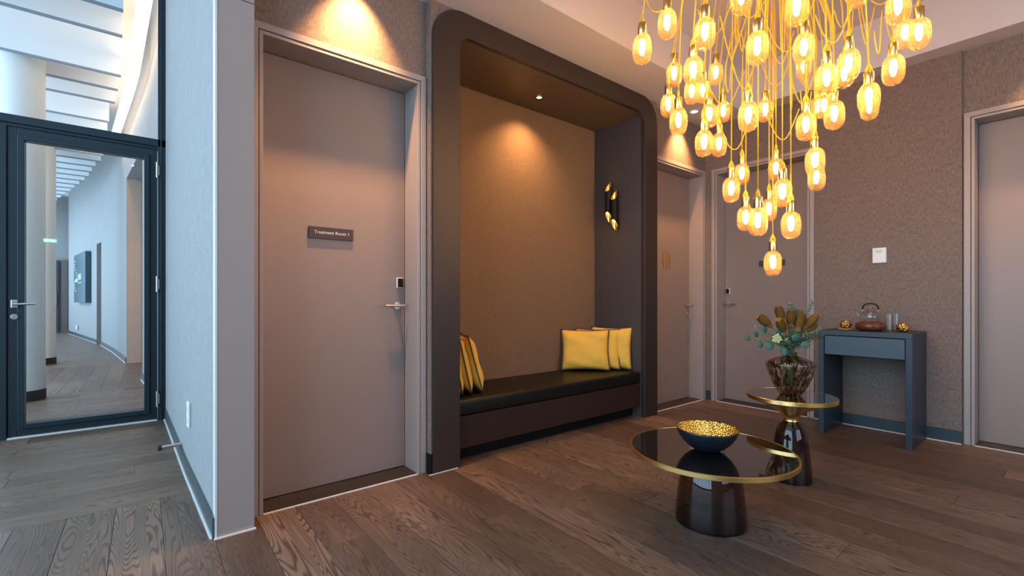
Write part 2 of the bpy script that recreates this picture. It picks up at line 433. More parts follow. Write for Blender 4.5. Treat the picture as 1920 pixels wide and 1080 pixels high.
# glazed facade of the corridor
fac = boxes((-3.75, -2.8, 0, -3.6, 22, .12), (-3.75, -2.8, 4.45, -3.6, 22, 4.6), *[(-3.74, y, .12, -3.62, y + .07, 4.45) for y in [-2.8 + 1.35 * i for i in range(19)]])
struct('window_2', fac, M['metal_dark'])

# ---- corridor wall, a gentle curve, with two recesses
C = [(.256, 2.506), (.214, 3.53), (.158, 5.34), (.046, 7.34), (-.018, 8.1)]
C2 = [(-.24, 10.39), (-.50, 12.7), (-.81, 14.9)]
C3 = [(-.924, 15.54), (-1.25, 17.25), (-1.58, 19.0), (-1.93, 20.8), (-1.99, 21.5)]
def wall_run(bm, pts, z0, z1, th=.22, off=0.0):
    poly = [(x - off, y) for x, y in pts] + [(x + th, y) for x, y in reversed(pts)]
    prism(bm, poly, 'z', z0, z1)
bm = bmesh.new()
for P in (C, C2, C3): wall_run(bm, P, 0, 4.6, th=(.02 if P is C else .22))
wall_run(bm, [C[-1], C2[0]], 3.2, 4.6); wall_run(bm, [C2[-1], C3[0]], 2.5, 4.6)
box(bm, .28, 2.95, 0, .6, 8.1, 4.6); box(bm, .16, 8.02, 0, .6, 8.1, 4.6); box(bm, .414, 2.64, 3.0, .6, 2.95, 4.6)
o = struct('wall_corridor', bm, M['fabric_pale'])
bm = bmesh.new()
prism(bm, [(.185, 8.1), (-.035, 10.39), (.2, 10.39), (.4, 8.1)], 'z', 0, 3.2)
d6 = struct('door_6', bm, mat('recess_brown', (.11, .055, .035), .5))
bm = bmesh.new(); prism(bm, [(-.239, 10.385), (-.035, 10.385), (-.035, 10.40), (-.239, 10.40)], 'z', 0, 3.2)
obj('reveal_panel', bm, mat('reveal_beige', (.52, .36, .27), .6), d6)
bm = bmesh.new(); prism(bm, [(-.62, 14.9), (-.72, 15.53), (-.5, 15.53), (-.4, 14.9)], 'z', 0, 2.5)
d7 = struct('door_7', bm, mat('recess_grey', (.10, .095, .095), .5))
bm = bmesh.new(); prism(bm, [(-.93, 15.53), (-.7, 15.53), (-.7, 15.55), (-.93, 15.55)], 'z', 0, 2.5)
obj('reveal_panel', bm, mat('reveal_grey', (.17, .15, .145), .6), d7)
# far end of the corridor
struct('wall_end', boxes((-4.0, 21.6, 0, -1.7, 21.8, 4.6)), M['fabric_pale'])
d8 = sempty('door_8')
obj('door_leaf', boxes((-2.75, 21.5, 0, -2.23, 21.58, 2.42)), M['metal_dark'], d8)
obj('door_panel', boxes((-2.16, 21.45, 0, -2.01, 21.58, 2.43)), mat('panel_brown', (.10, .075, .065), .5), d8)
obj('handle', boxes((-2.33, 21.42, .9, -2.28, 21.5, 1.35)), M['steel'], d8)
# skirtings
def skirt(name, pts, h=.095, m='skirting_pale', off=.012, seal=True):
    bm = bmesh.new(); wall_run(bm, pts, 0, h, th=.0, off=off); s = struct(name, bm, M[m])
    if seal:
        bm = bmesh.new(); wall_run(bm, [(x - off, y) for x, y in pts], 0, .006, th=.0, off=.009); obj('sealant_line', bm, M['sealant'], s)
    return s
skirt('baseboard_corridor', C); skirt('baseboard_corridor', C2); skirt('baseboard_corridor', C3[:4], m='skirting')
s = struct('baseboard_right', boxes((XB - .014, .587, 0, XB, 1.569, .098)), M['skirting'])
obj('sealant_line', boxes((XB - .024, .587, 0, XB - .014, 1.569, .006)), M['sealant'], s)
struct('baseboard_right', boxes((XB - .014, 2.575, 0, XB, 2.638, .10)), M['skirting'])
s = struct('baseboard_left', boxes((1.409, 2.568, 0, 1.42, 2.58, .125), (1.400, 2.568, 0, 1.41, 2.64, .125)), M['black'])
obj('sealant_line', boxes((1.39, 2.56, 0, 1.60, 2.565, .005)), M['sealant'], s)
# ---- pier end between corridor and door 1
pier = sempty('trim_1')
obj('pier_panel', boxes((.262, 2.496, 0, .414, 2.64, 2.517)), M['pier'], pier, bev=.0015)
obj('pier_panel', boxes((.262, 2.496, 2.521, .414, 2.64, 4.6)), M['pier'], pier, bev=.0015)
obj('corner_bead', boxes((.2535, 2.494, 0, .262, 2.64, 4.6)), mat('corner_bead', (.72, .74, .74), .35), pier)
obj('sealant_line', boxes((.25, 2.486, 0, .42, 2.496, .006)), M['sealant'], pier)

# ---- ceiling: soffit with the raised tray above the seating group
struct('ceiling', boxes(
    (.26, 2.164, HC, 5.3, 3.35, 3.45), (4.68, -2.8, HC, 5.3, 2.164, 3.45), (.26, -2.8, HC, .95, 2.164, 3.45), (.95, -2.8, HC, 4.68, -.7, 3.45),
    (.95, -.7, 3.40, 4.68, 2.164, 3.45), (.26, -2.8, 3.45, .40, 2.64, 4.6)), M['ceiling'])
cc = struct('ceiling_corridor', boxes((-4.0, -2.8, 4.6, .6, 22.0, 4.75)), M['white'])
# white baffles hanging across the corridor
def endx(y):
    T = [(4, -.08), (5.4, -.146), (7.0, -.21), (8.0, -.30), (8.9, -.40), (10.1, -.50), (11.4, -.60), (12.1, -.745), (13.4, -.95), (17, -1.82), (22, -2.9)]
    for (a, xa), (b, xb) in zip(T, T[1:]):
        if a <= y <= b: return xa + (xb - xa) * (y - a) / (b - a)
    return T[-1][1]
ys = [5.40, 5.93, 7.0, 7.49, 8.0, 8.92] + [9.45 + .53 * i for i in range(23)]
for y in ys:
    x1 = endx(y)
    o = obj('ceiling_baffle', boxes((-3.58, y, 3.71, x1, y + .03, 4.58)), M['baffle'], cc)
    obj('baffle_shadow_line', boxes((-3.58, y, 3.69, x1, y + .03, 3.71)), M['baffle_shadow_line'], o)  # grey strip paints the shadow line along the baffle's lower edge
# LED strip along the top of the corridor wall
bm = bmesh.new()
P = [(.157, 5.38), (.10, 6.38), (.046, 7.34), (-.018, 8.1), (-.24, 10.39), (-.33, 11.0)]
prism(bm, [(x - .20, y) for x, y in P] + [(x - .09, y) for x, y in reversed(P)], 'z', 3.90, 3.92)
tag(obj('led_cove_strip', bm, M['led']), 'long warm glowing light strip high along the pale corridor wall', 'light strip')

# ---- glass screen and glass door
G = 5.34
sc = sempty('trim_2')
obj('transom', boxes((-3.6, G - .03, 2.475, .10, G + .05, 2.50), (-3.6, G - .045, 2.50, .158, G + .05, 2.565)), M['metal_dark'], sc, bev=.003)
obj('mullion', boxes((.098, G - .045, 0, .158, G + .05, 4.6)), M['metal_dark'], sc, bev=.003)
obj('mullion', boxes((.118, G - .055, 0, .128, G - .045, 4.6)), M['metal_dark'], sc, bev=.002)
obj('mullion', boxes((-.93, G - .045, 0, -.845, G + .05, 2.475)), M['metal_dark'], sc, bev=.003)
obj('mullion', boxes((-2.3, G - .045, 0, -2.22, G + .05, 2.475)), M['metal_dark'], sc, bev=.003)
obj('bottom_rail', boxes((-3.6, G - .045, 0, -.93, G + .05, .12)), M['metal_dark'], sc, bev=.003)
obj('glass_pane', boxes((-3.6, G, 2.565, .10, G + .001, 4.6)), M['pane'], sc)
obj('glass_pane', boxes((-2.22, G, .12, -.93, G + .001, 2.475)), M['pane'], sc)
obj('glass_pane', boxes((-3.6, G, .12, -2.3, G + .001, 2.475)), M['pane'], sc)
obj('wall_bead', boxes((.156, G - .055, 0, .162, G - .03, 4.6)), M['sealant'], sc)
gd = sempty('door_5')
def ring(bm, x0, z0, x1, z1, w, y0, y1, wb=None):
    wb = wb or w
    box(bm, x0, y0, z0, x0 + w, y1, z1); box(bm, x1 - w, y0, z0, x1, y1, z1)
    box(bm, x0 + w, y0, z1 - w, x1 - w, y1, z1); box(bm, x0 + w, y0, z0, x1 - w, y1, z0 + wb)
bm = bmesh.new(); ring(bm, -.842, .012, .094, 2.47, .055, G - .03, G + .03)
obj('door_stile', bm, M['metal_dark'], gd, bev=.004)
bm = bmesh.new(); ring(bm, -.787, .067, .039, 2.415, .040, G - .048, G + .045)
obj('glazing_bead', bm, M['metal_dark'], gd, bev=.004)
obj('glass_pane', boxes((-.75, G - .004, .10, .002, G - .003, 2.378)), M['pane'], gd)
obj('threshold_strip', boxes((-.84, G - .06, 0, .09, G - .045, .010)), M['sealant'], gd)
for z in (2.28, 1.243, .199):
    bm = bmesh.new(); tube(bm, [(.092, G - .062, z - .07), (.092, G - .062, z + .07)], .0085, 10); tube(bm, [(.104, G - .05, z - .045), (.104, G - .05, z + .045)], .008, 8)
    obj('hinge', bm, M['steel'], gd, smooth=False)
bm = bmesh.new(); tube(bm, [(-.80, G - .05, 1.065), (-.80, G - .105, 1.065), (-.675, G - .108, 1.068)], .010, 10)
h = auto(obj('door_handle', bm, M['steel'], gd)); h['label'] = 'steel lever handle'
obj('rosette', boxes((-.82, G - .058, 1.035, -.78, G - .048, 1.10)), M['steel'], h, bev=.008)
bm = bmesh.new(); tube(bm, [(-.80, G - .048, .965), (-.80, G - .060, .965)], .022, 14); obj('lock_cylinder', bm, M['steel'], gd, bev=.002)

# ---- panelled doors
def lever(par, x, z, y, direction, lock=False):
    bm = bmesh.new(); tube(bm, [(x, y - .002, z), (x, y - .012, z)], .026, 24)
    r = obj('rosette', bm, M['steel'], par, bev=.002)
    bm = bmesh.new(); tube(bm, [(x, y - .01, z), (x, y - .052, z), ], .009, 12)
    tube(bm, [(x - direction * .03, y - .055, z), (x + direction * .10, y - .055, z)], .0095, 14)
    h = auto(obj('door_handle', bm, M['steel'], par)); h['label'] = 'satin steel lever handle'
    if lock:
        bm = bmesh.new(); tube(bm, [(x, y - .002, z - .105), (x, y - .012, z - .105)], .024, 20); obj('lock_rosette', bm, M['steel'], par, bev=.002)
def make_door(name, loc, rotz, w=.87, h=2.46, depth=.17, left=True):
    """opening from x=0..w, room on the -y side"""
    d = sempty(name, loc, rotz)
    cw, cp = .058, .016
    def arch(pts, y0, y1, m, nm='architrave'):
        bm = bmesh.new(); prism(bm, pts, 'y', y0, y1); return obj(nm, bm, m, d, bev=.0015, seg=1)
    # outer architrave, mitred
    a = h + cw
    arch([(-cw, 0), (-.022, 0), (-.022, h + .022), (-cw, a)], -cp, .0, M['casing'])
    arch([(w + .022, 0), (w + cw, 0), (w + cw, a), (w + .022, h + .022)], -cp, .0, M['casing'])
    arch([(-cw, a), (-.022, h + .022), (w + .022, h + .022), (w + cw, a)], -cp, .0, M['casing'])
    # inner frame behind a shadow groove
    arch([(-.018, 0), (0, 0), (0, h), (-.018, h + .018)], -cp + .004, depth + .04, M['casing'], 'door_frame')
    arch([(w, 0), (w + .018, 0), (w + .018, h + .018), (w, h)], -cp + .004, depth + .04, M['casing'], 'door_frame')
    arch([(-.018, h + .018), (0, h), (w, h), (w + .018, h + .018)], -cp + .004, depth + .04, M['casing'], 'door_frame')
    obj('door_leaf', boxes((.003, depth, .008, w - .003, depth + .045, h - .003)), M['door'], d, bev=.002)
    obj('door_threshold', boxes((0, -.005, -.001, w, depth + .05, .004)), M['threshold'], d)
    obj('sealant_line', boxes((0, -.018, 0, w, -.008, .005)), M['sealant'], d)
    return d
def reader(par, x, z, y):
    r = obj('card_reader', boxes((x - .022, y - .012, z - .033, x + .022, y, z + .033)), M['plastic_white'], par, bev=.004)
    obj('reader_face', boxes((x - .017, y - .020, z - .029, x + .019, y - .011, z + .029)), M['black'], r, bev=.004)
d1 = make_door('door_1', (.475, YA, 0), 0)
lever(d1, .812, 1.062, .17, -1); reader(d1, .830, 1.21, .17)
d2 = make_door('door_2', (3.925, YA, 0), 0, depth=.15)
lever(d2, .825, 1.04, .15, -1, True)
d3 = make_door('door_3', (XB, 2.50, 0), -PI / 2, depth=.17)
lever(d3, .04, 1.054, .17, 1); reader(d3, .036, 1.195, .17)
d4 = make_door('door_4', (4.888, .52, 0), -PI / 2, depth=.17)
lever(d4, .81, 1.054, .17, -1)

# ---- downlights set in the ceilings
def downlight(loc, label, power, size=1.0, blend=.6, r=.045, fix=True, aim=(0, 0, 0), color=WARM):
    t = thing('recessed_downlight', label, 'ceiling light', loc)
    bm = bmesh.new(); lathe(bm, [(r * .72, -.001), (r * .72, -.006), (r * 1.0, -.005), (r * 1.0, -.001), (r * .72, -.001)], 28)
    obj('trim_ring', bm, M['plastic_white'] if fix else M['black'], t, smooth=True)
    bm = bmesh.new(); lathe(bm, [(0, -.002), (r * .72, -.002)], 24); obj('lamp_disc', bm, M['glow_warm'], t)
    spot('downlight_beam', (loc[0], loc[1], loc[2] - .012), power, size, blend, color, rot=aim)
    return t
downlight((.94, 2.465, HC), 'round recessed downlight in the ceiling in front of the treatment room door', 270, 1.3, 1.0, aim=(.34, 0, 0))
downlight((4.33, 2.465, HC), 'round recessed downlight in the ceiling corner in front of the toilet door', 150, 1.3, 1.0, aim=(.34, 0, 0))
downlight((4.70, .05, HC), 'round recessed downlight in front of the door right of the console', 110, 1.3, 1.0, aim=(0, -.25, 0))
downlight((-.14, 9.3, 3.198), 'added small downlight that warms the beige corridor recess', 80, 1.8, 1.0, .025)  # added lamp, only to light the recess warmly; no fitting known there
downlight((2.647, 2.93, 2.839), 'small recessed downlight in the niche ceiling above the bench', 92, 2.1, 1.0, .032, fix=False, aim=(.12, 0, 0), color=AMBER)

# ================================================================ NICHE AND BENCH
nf = thing('niche_surround', 'tall dark brown bench niche with rounded portal frame between two doors', 'niche')
def arc(cx, cz, r, a0, a1, n=10): return [(cx + r * math.cos(a0 + (a1 - a0) * i / n), cz + r * math.sin(a0 + (a1 - a0) * i / n)) for i in range(n + 1)]
X0, X1, x0, x1, zt, R, ri = 1.419, 3.84, 1.618, 3.64, 2.84, .225, .09
outer = [(X0, 0)] + arc(X0 + R, 2.997 - R, R, PI, PI / 2) + arc(X1 - R, 2.997 - R, R, PI / 2, 0) + [(X1, 0)]
inner = [(x1, 0)] + arc(x1 - ri, zt - ri, ri, 0, PI / 2) + arc(x0 + ri, zt - ri, ri, PI / 2, PI) + [(x0, 0)]
bm = bmesh.new()
def strip_prism(bm, A, B, y0, y1):
    """two matched chains -> ring shaped slab"""
    n = len(A); V = [[bm.verts.new((p[0], y, p[1])) for p in L_] for y in (y0, y1) for L_ in (A, B)]
    a0, b0, a1, b1 = V
    for i in range(n - 1):
        bm.faces.new((a0[i], a0[i + 1], b0[i + 1], b0[i])); bm.faces.new((a1[i + 1], a1[i], b1[i], b1[i + 1]))
        bm.faces.new((a0[i], a1[i], a1[i + 1], a0[i + 1])); bm.faces.new((b0[i + 1], b1[i + 1], b1[i], b0[i]))
    bm.faces.new((a0[0], b0[0], b1[0], a1[0])); bm.faces.new((a0[-1], a1[-1], b1[-1], b0[-1]))
strip_prism(bm, outer, list(reversed(inner)), 2.563, 2.60)
obj('portal_frame', bm, M['niche_frame'], nf, bev=.003)
obj('side_panel', boxes((x0 - .012, 2.605, 0, x0, 3.18, zt)), M['niche_side'], nf)
obj('side_panel', boxes((x1, 2.605, 0, x1 + .012, 3.18, zt)), M['niche_side'], nf)
obj('top_panel', boxes((x0 - .012, 2.605, zt, x1 + .012, 3.18, zt + .014)), M['niche_top'], nf)
obj('back_panel', boxes((x0 - .012, 3.178, 0, x1 + .012, 3.195, zt)), M['fabric_niche'], nf)
be = thing('bench', 'dark wooden bench with black leather seat pad filling the niche', 'bench', (2.629, 2.89, 0))
obj('plinth', boxes((-1.008, -.19, 0, 1.008, .28, .10)), M['black'], be)
obj('seat_base', boxes((-1.008, -.275, .10, 1.008, .285, .315)), M['bench'], be, bev=.003)
bm = boxes((-1.006, -.285, .318, 1.006, .282, .425))
obj('seat_cushion', bm, M['leather'], be, bev=.022, seg=4, smooth=True)

# ---- cushions
def pillow_mesh(w, h, t, seed, n=22):
    rnd = random.Random(seed); ph = [rnd.uniform(0, 6) for _ in range(6)]
    bm = bmesh.new(); grids = []
    for s in (1, -1):
        g = []
        for i in range(n + 1):
            row = []
            for j in range(n + 1):
                u, v = 2 * i / n - 1, 2 * j / n - 1
                pinch = 1 - .07 * (1 - u * u) * abs(v) ** 6 * 1.0 - .07 * (1 - v * v) * abs(u) ** 6
                f = max(0, (1 - u ** 4)) ** .62 * max(0, (1 - v ** 4)) ** .62
                wr = .006 * math.sin(4 * u + 7 * v + ph[0]) * f * abs(v) + .0022 * math.sin(13 * v - 7 * u + ph[1]) * f * abs(u) + .0035 * math.sin(8 * v * abs(v) + 4 * u + ph[3]) * f
                x = u * w / 2 * (1 - .075 * (1 - v * v) * abs(u) ** 3); z = v * h / 2 * (1 - .075 * (1 - u * u) * abs(v) ** 3)
                y = s * (t / 2 * f + wr)
                row.append((x, y, z))
            g.append(row)
        grids.append(g)
    V = {}
    def vert(s, i, j):
        k = (0 if (i in (0, n) or j in (0, n)) else s, i, j)
        if k not in V:
            p = grids[0 if s == 1 else 1][i][j]
            V[k] = bm.verts.new(p if k[0] else (p[0], 0, p[2]))
        return V[k]
    for s in (1, -1):
        for i in range(n):
            for j in range(n):
                bm.faces.new((vert(s, i, j), vert(s, i + 1, j), vert(s, i + 1, j + 1), vert(s, i, j + 1)))
    g = grids[0]
    edge = [g[i][0] for i in range(n + 1)] + [g[n][j] for j in range(1, n + 1)] + [g[i][n] for i in range(n - 1, -1, -1)] + [g[0][j] for j in range(n - 1, 0, -1)]
    edge = [(p[0] * 1.008, 0, p[2] * 1.008) for p in edge]
    return bm, edge + edge[:2]
def pillow(label, base, rz, tilt, roll=0, seed=1, w=.43, h=.40, t=.10):
    base = (base[0], base[1], base[2] + .006)
    o = thing('yellow_cushion', label, 'cushion', base, rz, 'yellow velvet cushions on the niche bench')
    o.rotation_euler = (tilt, roll, rz); o.rotation_mode = 'XYZ'
    bm, edge = pillow_mesh(w, h, t, seed)
    bmesh.ops.translate(bm, verts=bm.verts, vec=(0, 0, h / 2))
    c = obj('cushion_cover', bm, M['velvet'], o, smooth=True)
    bm = bmesh.new(); tube(bm, [(p[0], p[1], p[2] + h / 2) for p in edge], .0045, 6, cap=False)
    obj('piping', bm, M['piping'], o, smooth=True)
    return o
DN = math.atan2(-.36, .29)   # direction of the cushion's width
pillow('yellow square cushion in front of the right-hand group of three', (3.255, 2.95, .430), -.754, -.20, 0, 1, w=.455, h=.385, t=.10)
pillow('yellow cushion sandwiched in the middle of the right-hand group of three', (3.405, 2.935, .430), -.90, -.15, .0, 2, w=.43, h=.385, t=.09)
pillow('yellow cushion resting on the niche side below the visible sconce', (3.53, 2.875, .430), -1.12, -.08, 0, 3, w=.40, h=.40, t=.08)
pillow('yellow cushion nearest the bench middle in the left group, leaning on its neighbour', (1.985, 2.90, .432), 1.16, -.26, 0, 4, w=.42, h=.42)
pillow('yellow cushion second from the niche side in the left group', (1.875, 2.90, .432), 1.22, -.22, 0, 5, w=.42, h=.40)
pillow('yellow cushion pressed to the left niche side, half hidden by the portal frame', (1.775, 2.90, .432), 1.32, -.16, 0, 6, w=.42, h=.40)

# ---- sconces
def sconce(label, x, ysgn_dir, y0):
    """two black tubes with scooped gold ends; ysgn_dir = direction away from the wall (+1 or -1 in x)"""
    t = thing('wall_sconce', label, 'wall lamp', (x, y0, 1.775))
    for k, (dy, zb, zt_) in enumerate(((0.105, .085, .50), (0.03, 0, .405))):
        r = .034; n = 20
        def shell(rad, inset):
            bm = bmesh.new(); A, Bm, Cm, D = [], [], [], []
            for i in range(n):
                a = 2 * PI * i / n; cx, cy = math.cos(a), math.sin(a)
                f = max(0, (1 + cx * ysgn_dir) / 2)          # 1 on the room side
                cut = .105 * f ** .7
                A.append(bm.verts.new((ysgn_dir * .04 + rad * cx, dy + rad * cy, zb + cut - .0)))
                Bm.append(bm.verts.new((ysgn_dir * .04 + rad * cx, dy + rad * cy, zt_ - cut)))
            for i in range(n):
                j = (i + 1) % n; bm.faces.new((A[i], A[j], Bm[j], Bm[i]))
            return bm
        s = obj('lamp_tube', shell(r, 0), M['black'], t, smooth=True)
        obj('gold_lining', shell(r - .0025, 0), M['gold'], s, smooth=True)
        for zz in (zb + .115, zt_ - .115):
            bm = bmesh.new(); lathe(bm, [(0, -.014), (.013, -.008), (.016, 0), (.013, .008), (0, .014)], 12)
            obj('lamp_bulb', bm, M['filament_s'], s, loc=(ysgn_dir * .04, dy, zz), smooth=True)
    obj('wall_bracket', boxes(*[(min(0, ysgn_dir * .02), .01, .20, max(0, ysgn_dir * .02), .12, .24)]), M['black'], t)
M['filament_s'] = emis('sconce_bulb', (1.0, .50, .13), 120)
sconce('black twin-tube sconce with gold scooped ends on the right niche side', 3.638, -1, 2.855)
sconce('matching twin-tube sconce on the left niche side behind the portal frame', 1.62, 1, 2.855)

# ---- signs
sg = thing('door_sign', 'dark brown plate reading Treatment Room 1 on the first door', 'sign', (.8695, 2.809, 1.493))
obj('sign_plate', boxes((-.129, -.012, -.034, .129, 0, .034)), mat('sign_brown', (.045, .033, .032), .5), sg, bev=.001)
text_mesh('lettering', 'Treatment Room 1', .0262, mat('sign_white', (.8, .78, .76), .5), sg, (-.10, -.0125, .002), (PI / 2, 0, 0))
sg = thing('door_sign', 'small dark plate on the door beside the toilet door', 'sign', (5.029, 2.01, 1.475))
obj('sign_plate', boxes((-.012, -.125, -.03, 0, .125, .03)), mat('sign_dark', (.05, .045, .045), .5), sg, bev=.001)
sg = thing('toilet_symbol', 'gold woman and man symbols on the toilet door', 'sign', (4.345, 2.789, 1.53))
gm = mat('gold_symbol', (.42, .24, .07), .4, .4)
def flat(poly, nm):
    bm = bmesh.new(); prism(bm, poly, 'y', -.004, 0); obj(nm, bm, gm, sg)
def disc(cx, cz, r): return [(cx + r * math.cos(a), cz + r * math.sin(a)) for a in [2 * PI * i / 14 for i in range(14)]]
flat([(-.055 - .012, .055), (-.055 + .012, .055), (-.03, -.015), (-.047, -.015), (-.047, -.095), (-.063, -.095), (-.063, -.015), (-.08, -.015)], 'woman_figure')
flat(disc(-.055, .075, .014), 'woman_head')
flat([(-.004, .095), (.004, .095), (.004, -.10), (-.004, -.10)], 'divider_bar')
flat([(.035, .055), (.075, .055), (.078, -.01), (.068, -.01), (.065, .03), (.063, -.095), (.048, -.095), (.046, .03), (.042, -.01), (.032, -.01)], 'man_figure')
flat(disc(.055, .075, .014), 'man_head')

# ---- small fittings
ts = thing('thermostat', 'small white thermostat with green display on the right wall above the console', 'thermostat', (XB, 1.086, 1.474))
obj('housing', boxes((-.024, -.047, -.064, 0, .047, .064)), M['plastic_white'], ts, bev=.004)
obj('display', boxes((-.0255, -.018, .020, -.0235, .025, .047)), M['screen'], ts)
obj('front_cover', boxes((-.0255, -.040, -.055, -.024, .034, .012)), M['plastic_white'], ts, bev=.001)
ot = thing('wall_socket', 'white double socket low on the pale corridor wall near the pier', 'socket', (.2175, 3.42, .40), .04)
obj('cover_plate', boxes((-.012, -.045, -.075, 0, .045, .075)), M['plastic_white'], ot, bev=.003)
for z in (-.036, .036):
    bm = bmesh.new(); tube(bm, [(-.0125, 0, z), (-.006, 0, z)], .020, 18); obj('socket_well', bm, M['socket_grey'], ot)
ds = thing('door_stop', 'chrome rod door stop with black rubber tip near the corridor skirting', 'door stop', (.198, 3.86, .115))
bm = bmesh.new(); tube(bm, [(0, 0, 0), (-.105, 0, -.004)], .0125, 14); auto(obj('stop_rod', bm, M['steel'], ds))
bm = bmesh.new(); tube(bm, [(-.105, 0, -.004), (-.128, 0, -.005)], .017, 14); obj('rubber_tip', bm, M['rubber'], ds, bev=.002)

# corridor: columns, picture, sockets, exit sign (seen mirrored in the glass door)
def column(label, x, y, r):
    t = thing('round_column', label, 'column', (x, y, 0), 0, 'white columns along the corridor')
    bm = bmesh.new(); tube(bm, [(0, 0, .0), (0, 0, 4.6)], r, 48); auto(obj('column_shaft', bm, mat('column_paint', (.74, .70, .65), .55) if 'column_paint' not in bpy.data.materials else bpy.data.materials['column_paint'], t))
    bm = bmesh.new(); tube(bm, [(0, 0, 0), (0, 0, .115)], r + .006, 48); auto(obj('column_skirting', bm, M['black'], t))
column('white round column right behind the glass door', -1.045, 7.27, .185)
column('second white round column farther down the corridor, mostly hidden', -1.375, 11.1, .19)
pc = thing('wall_panel_sign', 'dark teal rectangular panel with pale dotted emblem on the corridor wall', 'sign', (0, 0, 0))
bm = bmesh.new()
pa, pb = Vector((-1.125, 16.4, 0)), Vector((-1.525, 18.55, 0))
dv = (pb - pa); nrm = Vector((-dv.y, dv.x, 0)).normalized()
def pq(u, z, d): 
    p = pa + dv * u + nrm * d; return Vector((p.x, p.y, z))
def slab(bm, u0, u1, z0, z1, d0, d1):
    vs = [bm.verts.new(pq(u, z, d)) for d in (d0, d1) for (u, z) in ((u0, z0), (u1, z0), (u1, z1), (u0, z1))]
    for f in ((0, 1, 2, 3), (7, 6, 5, 4), (0, 4, 5, 1), (1, 5, 6, 2), (2, 6, 7, 3), (3, 7, 4, 0)): bm.faces.new([vs[i] for i in f])
slab(bm, 0, 1, 1.02, 2.38, -.02, .08); obj('panel_board', bm, M['teal_panel'], pc)
em = mat('emblem_pale', (.55, .62, .64), .5)
bm = bmesh.new()
for i in range(11):
    z = 1.33 + .085 * i; u = .80 + .10 * math.sin(i * .9)
    slab(bm, u, u + .045, z, z + .04, .08, .09)
for i in range(5): slab(bm, .62 + .05 * i, .65 + .05 * i, 1.60, 1.69 + .015 * (i % 2), .08, .09)
obj('emblem_dots', bm, em, pc)['kind'] = 'stuff'
bm = bmesh.new()
for k, (a, b_) in enumerate(((.32, .58), (.36, .58), (.32, .58))): slab(bm, a, b_, 1.66 + k * .06, 1.69 + k * .06, .08, .09)
for a in (.32, .40, .48, .56): slab(bm, a, a + .02, 1.66, 1.81, .08, .09)
slab(bm, .30, .58, 1.56, 1.575, .08, .09)
obj('emblem_lettering', bm, em, pc)
def switch(label, x, y, z, w=.08):
    o = obj('wall_socket', boxes((-.015, -w, -.06, 0, w, .06)), M['plastic_white'], loc=(x, y, z), rot=(0, 0, .19)); tag(o, label, 'socket')
switch('white switch plate just below the teal panel', -1.135, 16.85, .86, .16)
switch('white socket beside the teal panel, low over the skirting', -1.56, 18.7, .28)
ex = thing('exit_sign', 'green lit exit sign with white arrow, mirrored in the glass door', 'sign', (-1.50, -2.58, 2.31))
ex.scale = (.63, 1, .63)
obj('sign_body', boxes((-.15, 0, -.045, .15, .03, .045)), M['exit'], ex)
bm = bmesh.new(); prism(bm, [(.10, 0), (.05, .025), (.05, .01), (-.01, .01), (-.01, -.01), (.05, -.01), (.05, -.025)], 'y', .031, .033); obj('arrow', bm, M['exit_white'], ex)
obj('running_figure', boxes((-.11, .031, -.03, -.07, .033, .03)), M['exit_white'], ex)

# ================================================================ TABLES
def cone_top(prof, seg=96):
    bm = bmesh.new(); lathe(bm, prof, seg); return bm
t1 = thing('coffee_table', 'low round table with black top, brass rim and wide smoked glass foot', 'table', (2.20, 1.167, 0), 0, 'smoked glass and brass tables')
R1, Z1 = .385, .36
auto(obj('table_top', cone_top([(0, Z1 - .004), (R1 - .010, Z1 - .004), (R1 - .010, Z1), (0, Z1)]), M['tabletop'], t1), 30)
auto(obj('brass_rim', cone_top([(0, Z1 - .022), (R1 - .02, Z1 - .026), (R1 - .002, Z1 - .022), (R1, Z1 - .020), (R1, Z1 - .001), (R1 - .002, Z1 + .001), (R1 - .008, Z1 + .001), (R1 - .0095, Z1 - .005), (0, Z1 - .005)]), M['brass_sat'], t1), 30)
auto(obj('brass_funnel', cone_top([(0, Z1 - .024), (.20, Z1 - .026), (.13, Z1 - .036), (.10, Z1 - .045), (.095, Z1 - .050), (0, Z1 - .050)]), M['brass_sat'], t1), 40)
def bell(prof, th, par, seg=72):
    """closed glass shell: outer profile, then the inner one back"""
    bm = bmesh.new(); lathe(bm, prof, seg)
    bm2 = bmesh.new(); lathe(bm2, [(0, .001), (prof[0][0] - .001, .001), (prof[1][0] - .003, .014), (0, .016)], seg); obj('foot_base', bm2, M['foot_base'], par)
    o = obj('glass_foot', bm, M['smoke'], par); return auto(o, 50)
bell([(.164, .001), (.166, .012), (.163, .06), (.157, .12), (.150, .18), (.142, .235), (.132, .270), (.118, .292), (.104, .303), (.096, .309)], .007, t1)
t2 = thing('coffee_table', 'taller round table with black top, brass funnel and narrow smoked glass bell foot', 'table', (3.10, 1.13, 0), 0, 'smoked glass and brass tables')
R2, Z2 = .243, .515
auto(obj('table_top', cone_top([(0, Z2 - .004), (R2 - .010, Z2 - .004), (R2 - .010, Z2), (0, Z2)]), M['tabletop'], t2), 30)
auto(obj('brass_rim', cone_top([(0, Z2 - .022), (R2 - .01, Z2 - .026), (R2 - .002, Z2 - .024), (R2, Z2 - .022), (R2, Z2 - .001), (R2 - .002, Z2 + .001), (R2 - .008, Z2 + .001), (R2 - .0095, Z2 - .005), (0, Z2 - .005)]), M['brass_sat'], t2), 30)
auto(obj('brass_funnel', cone_top([(0, Z2 - .024), (R2 - .012, Z2 - .027), (.17, Z2 - .050), (.105, Z2 - .080), (.062, Z2 - .108), (.045, Z2 - .128), (.040, Z2 - .145), (.043, Z2 - .155), (0, Z2 - .155)]), M['brass_sat'], t2), 50)
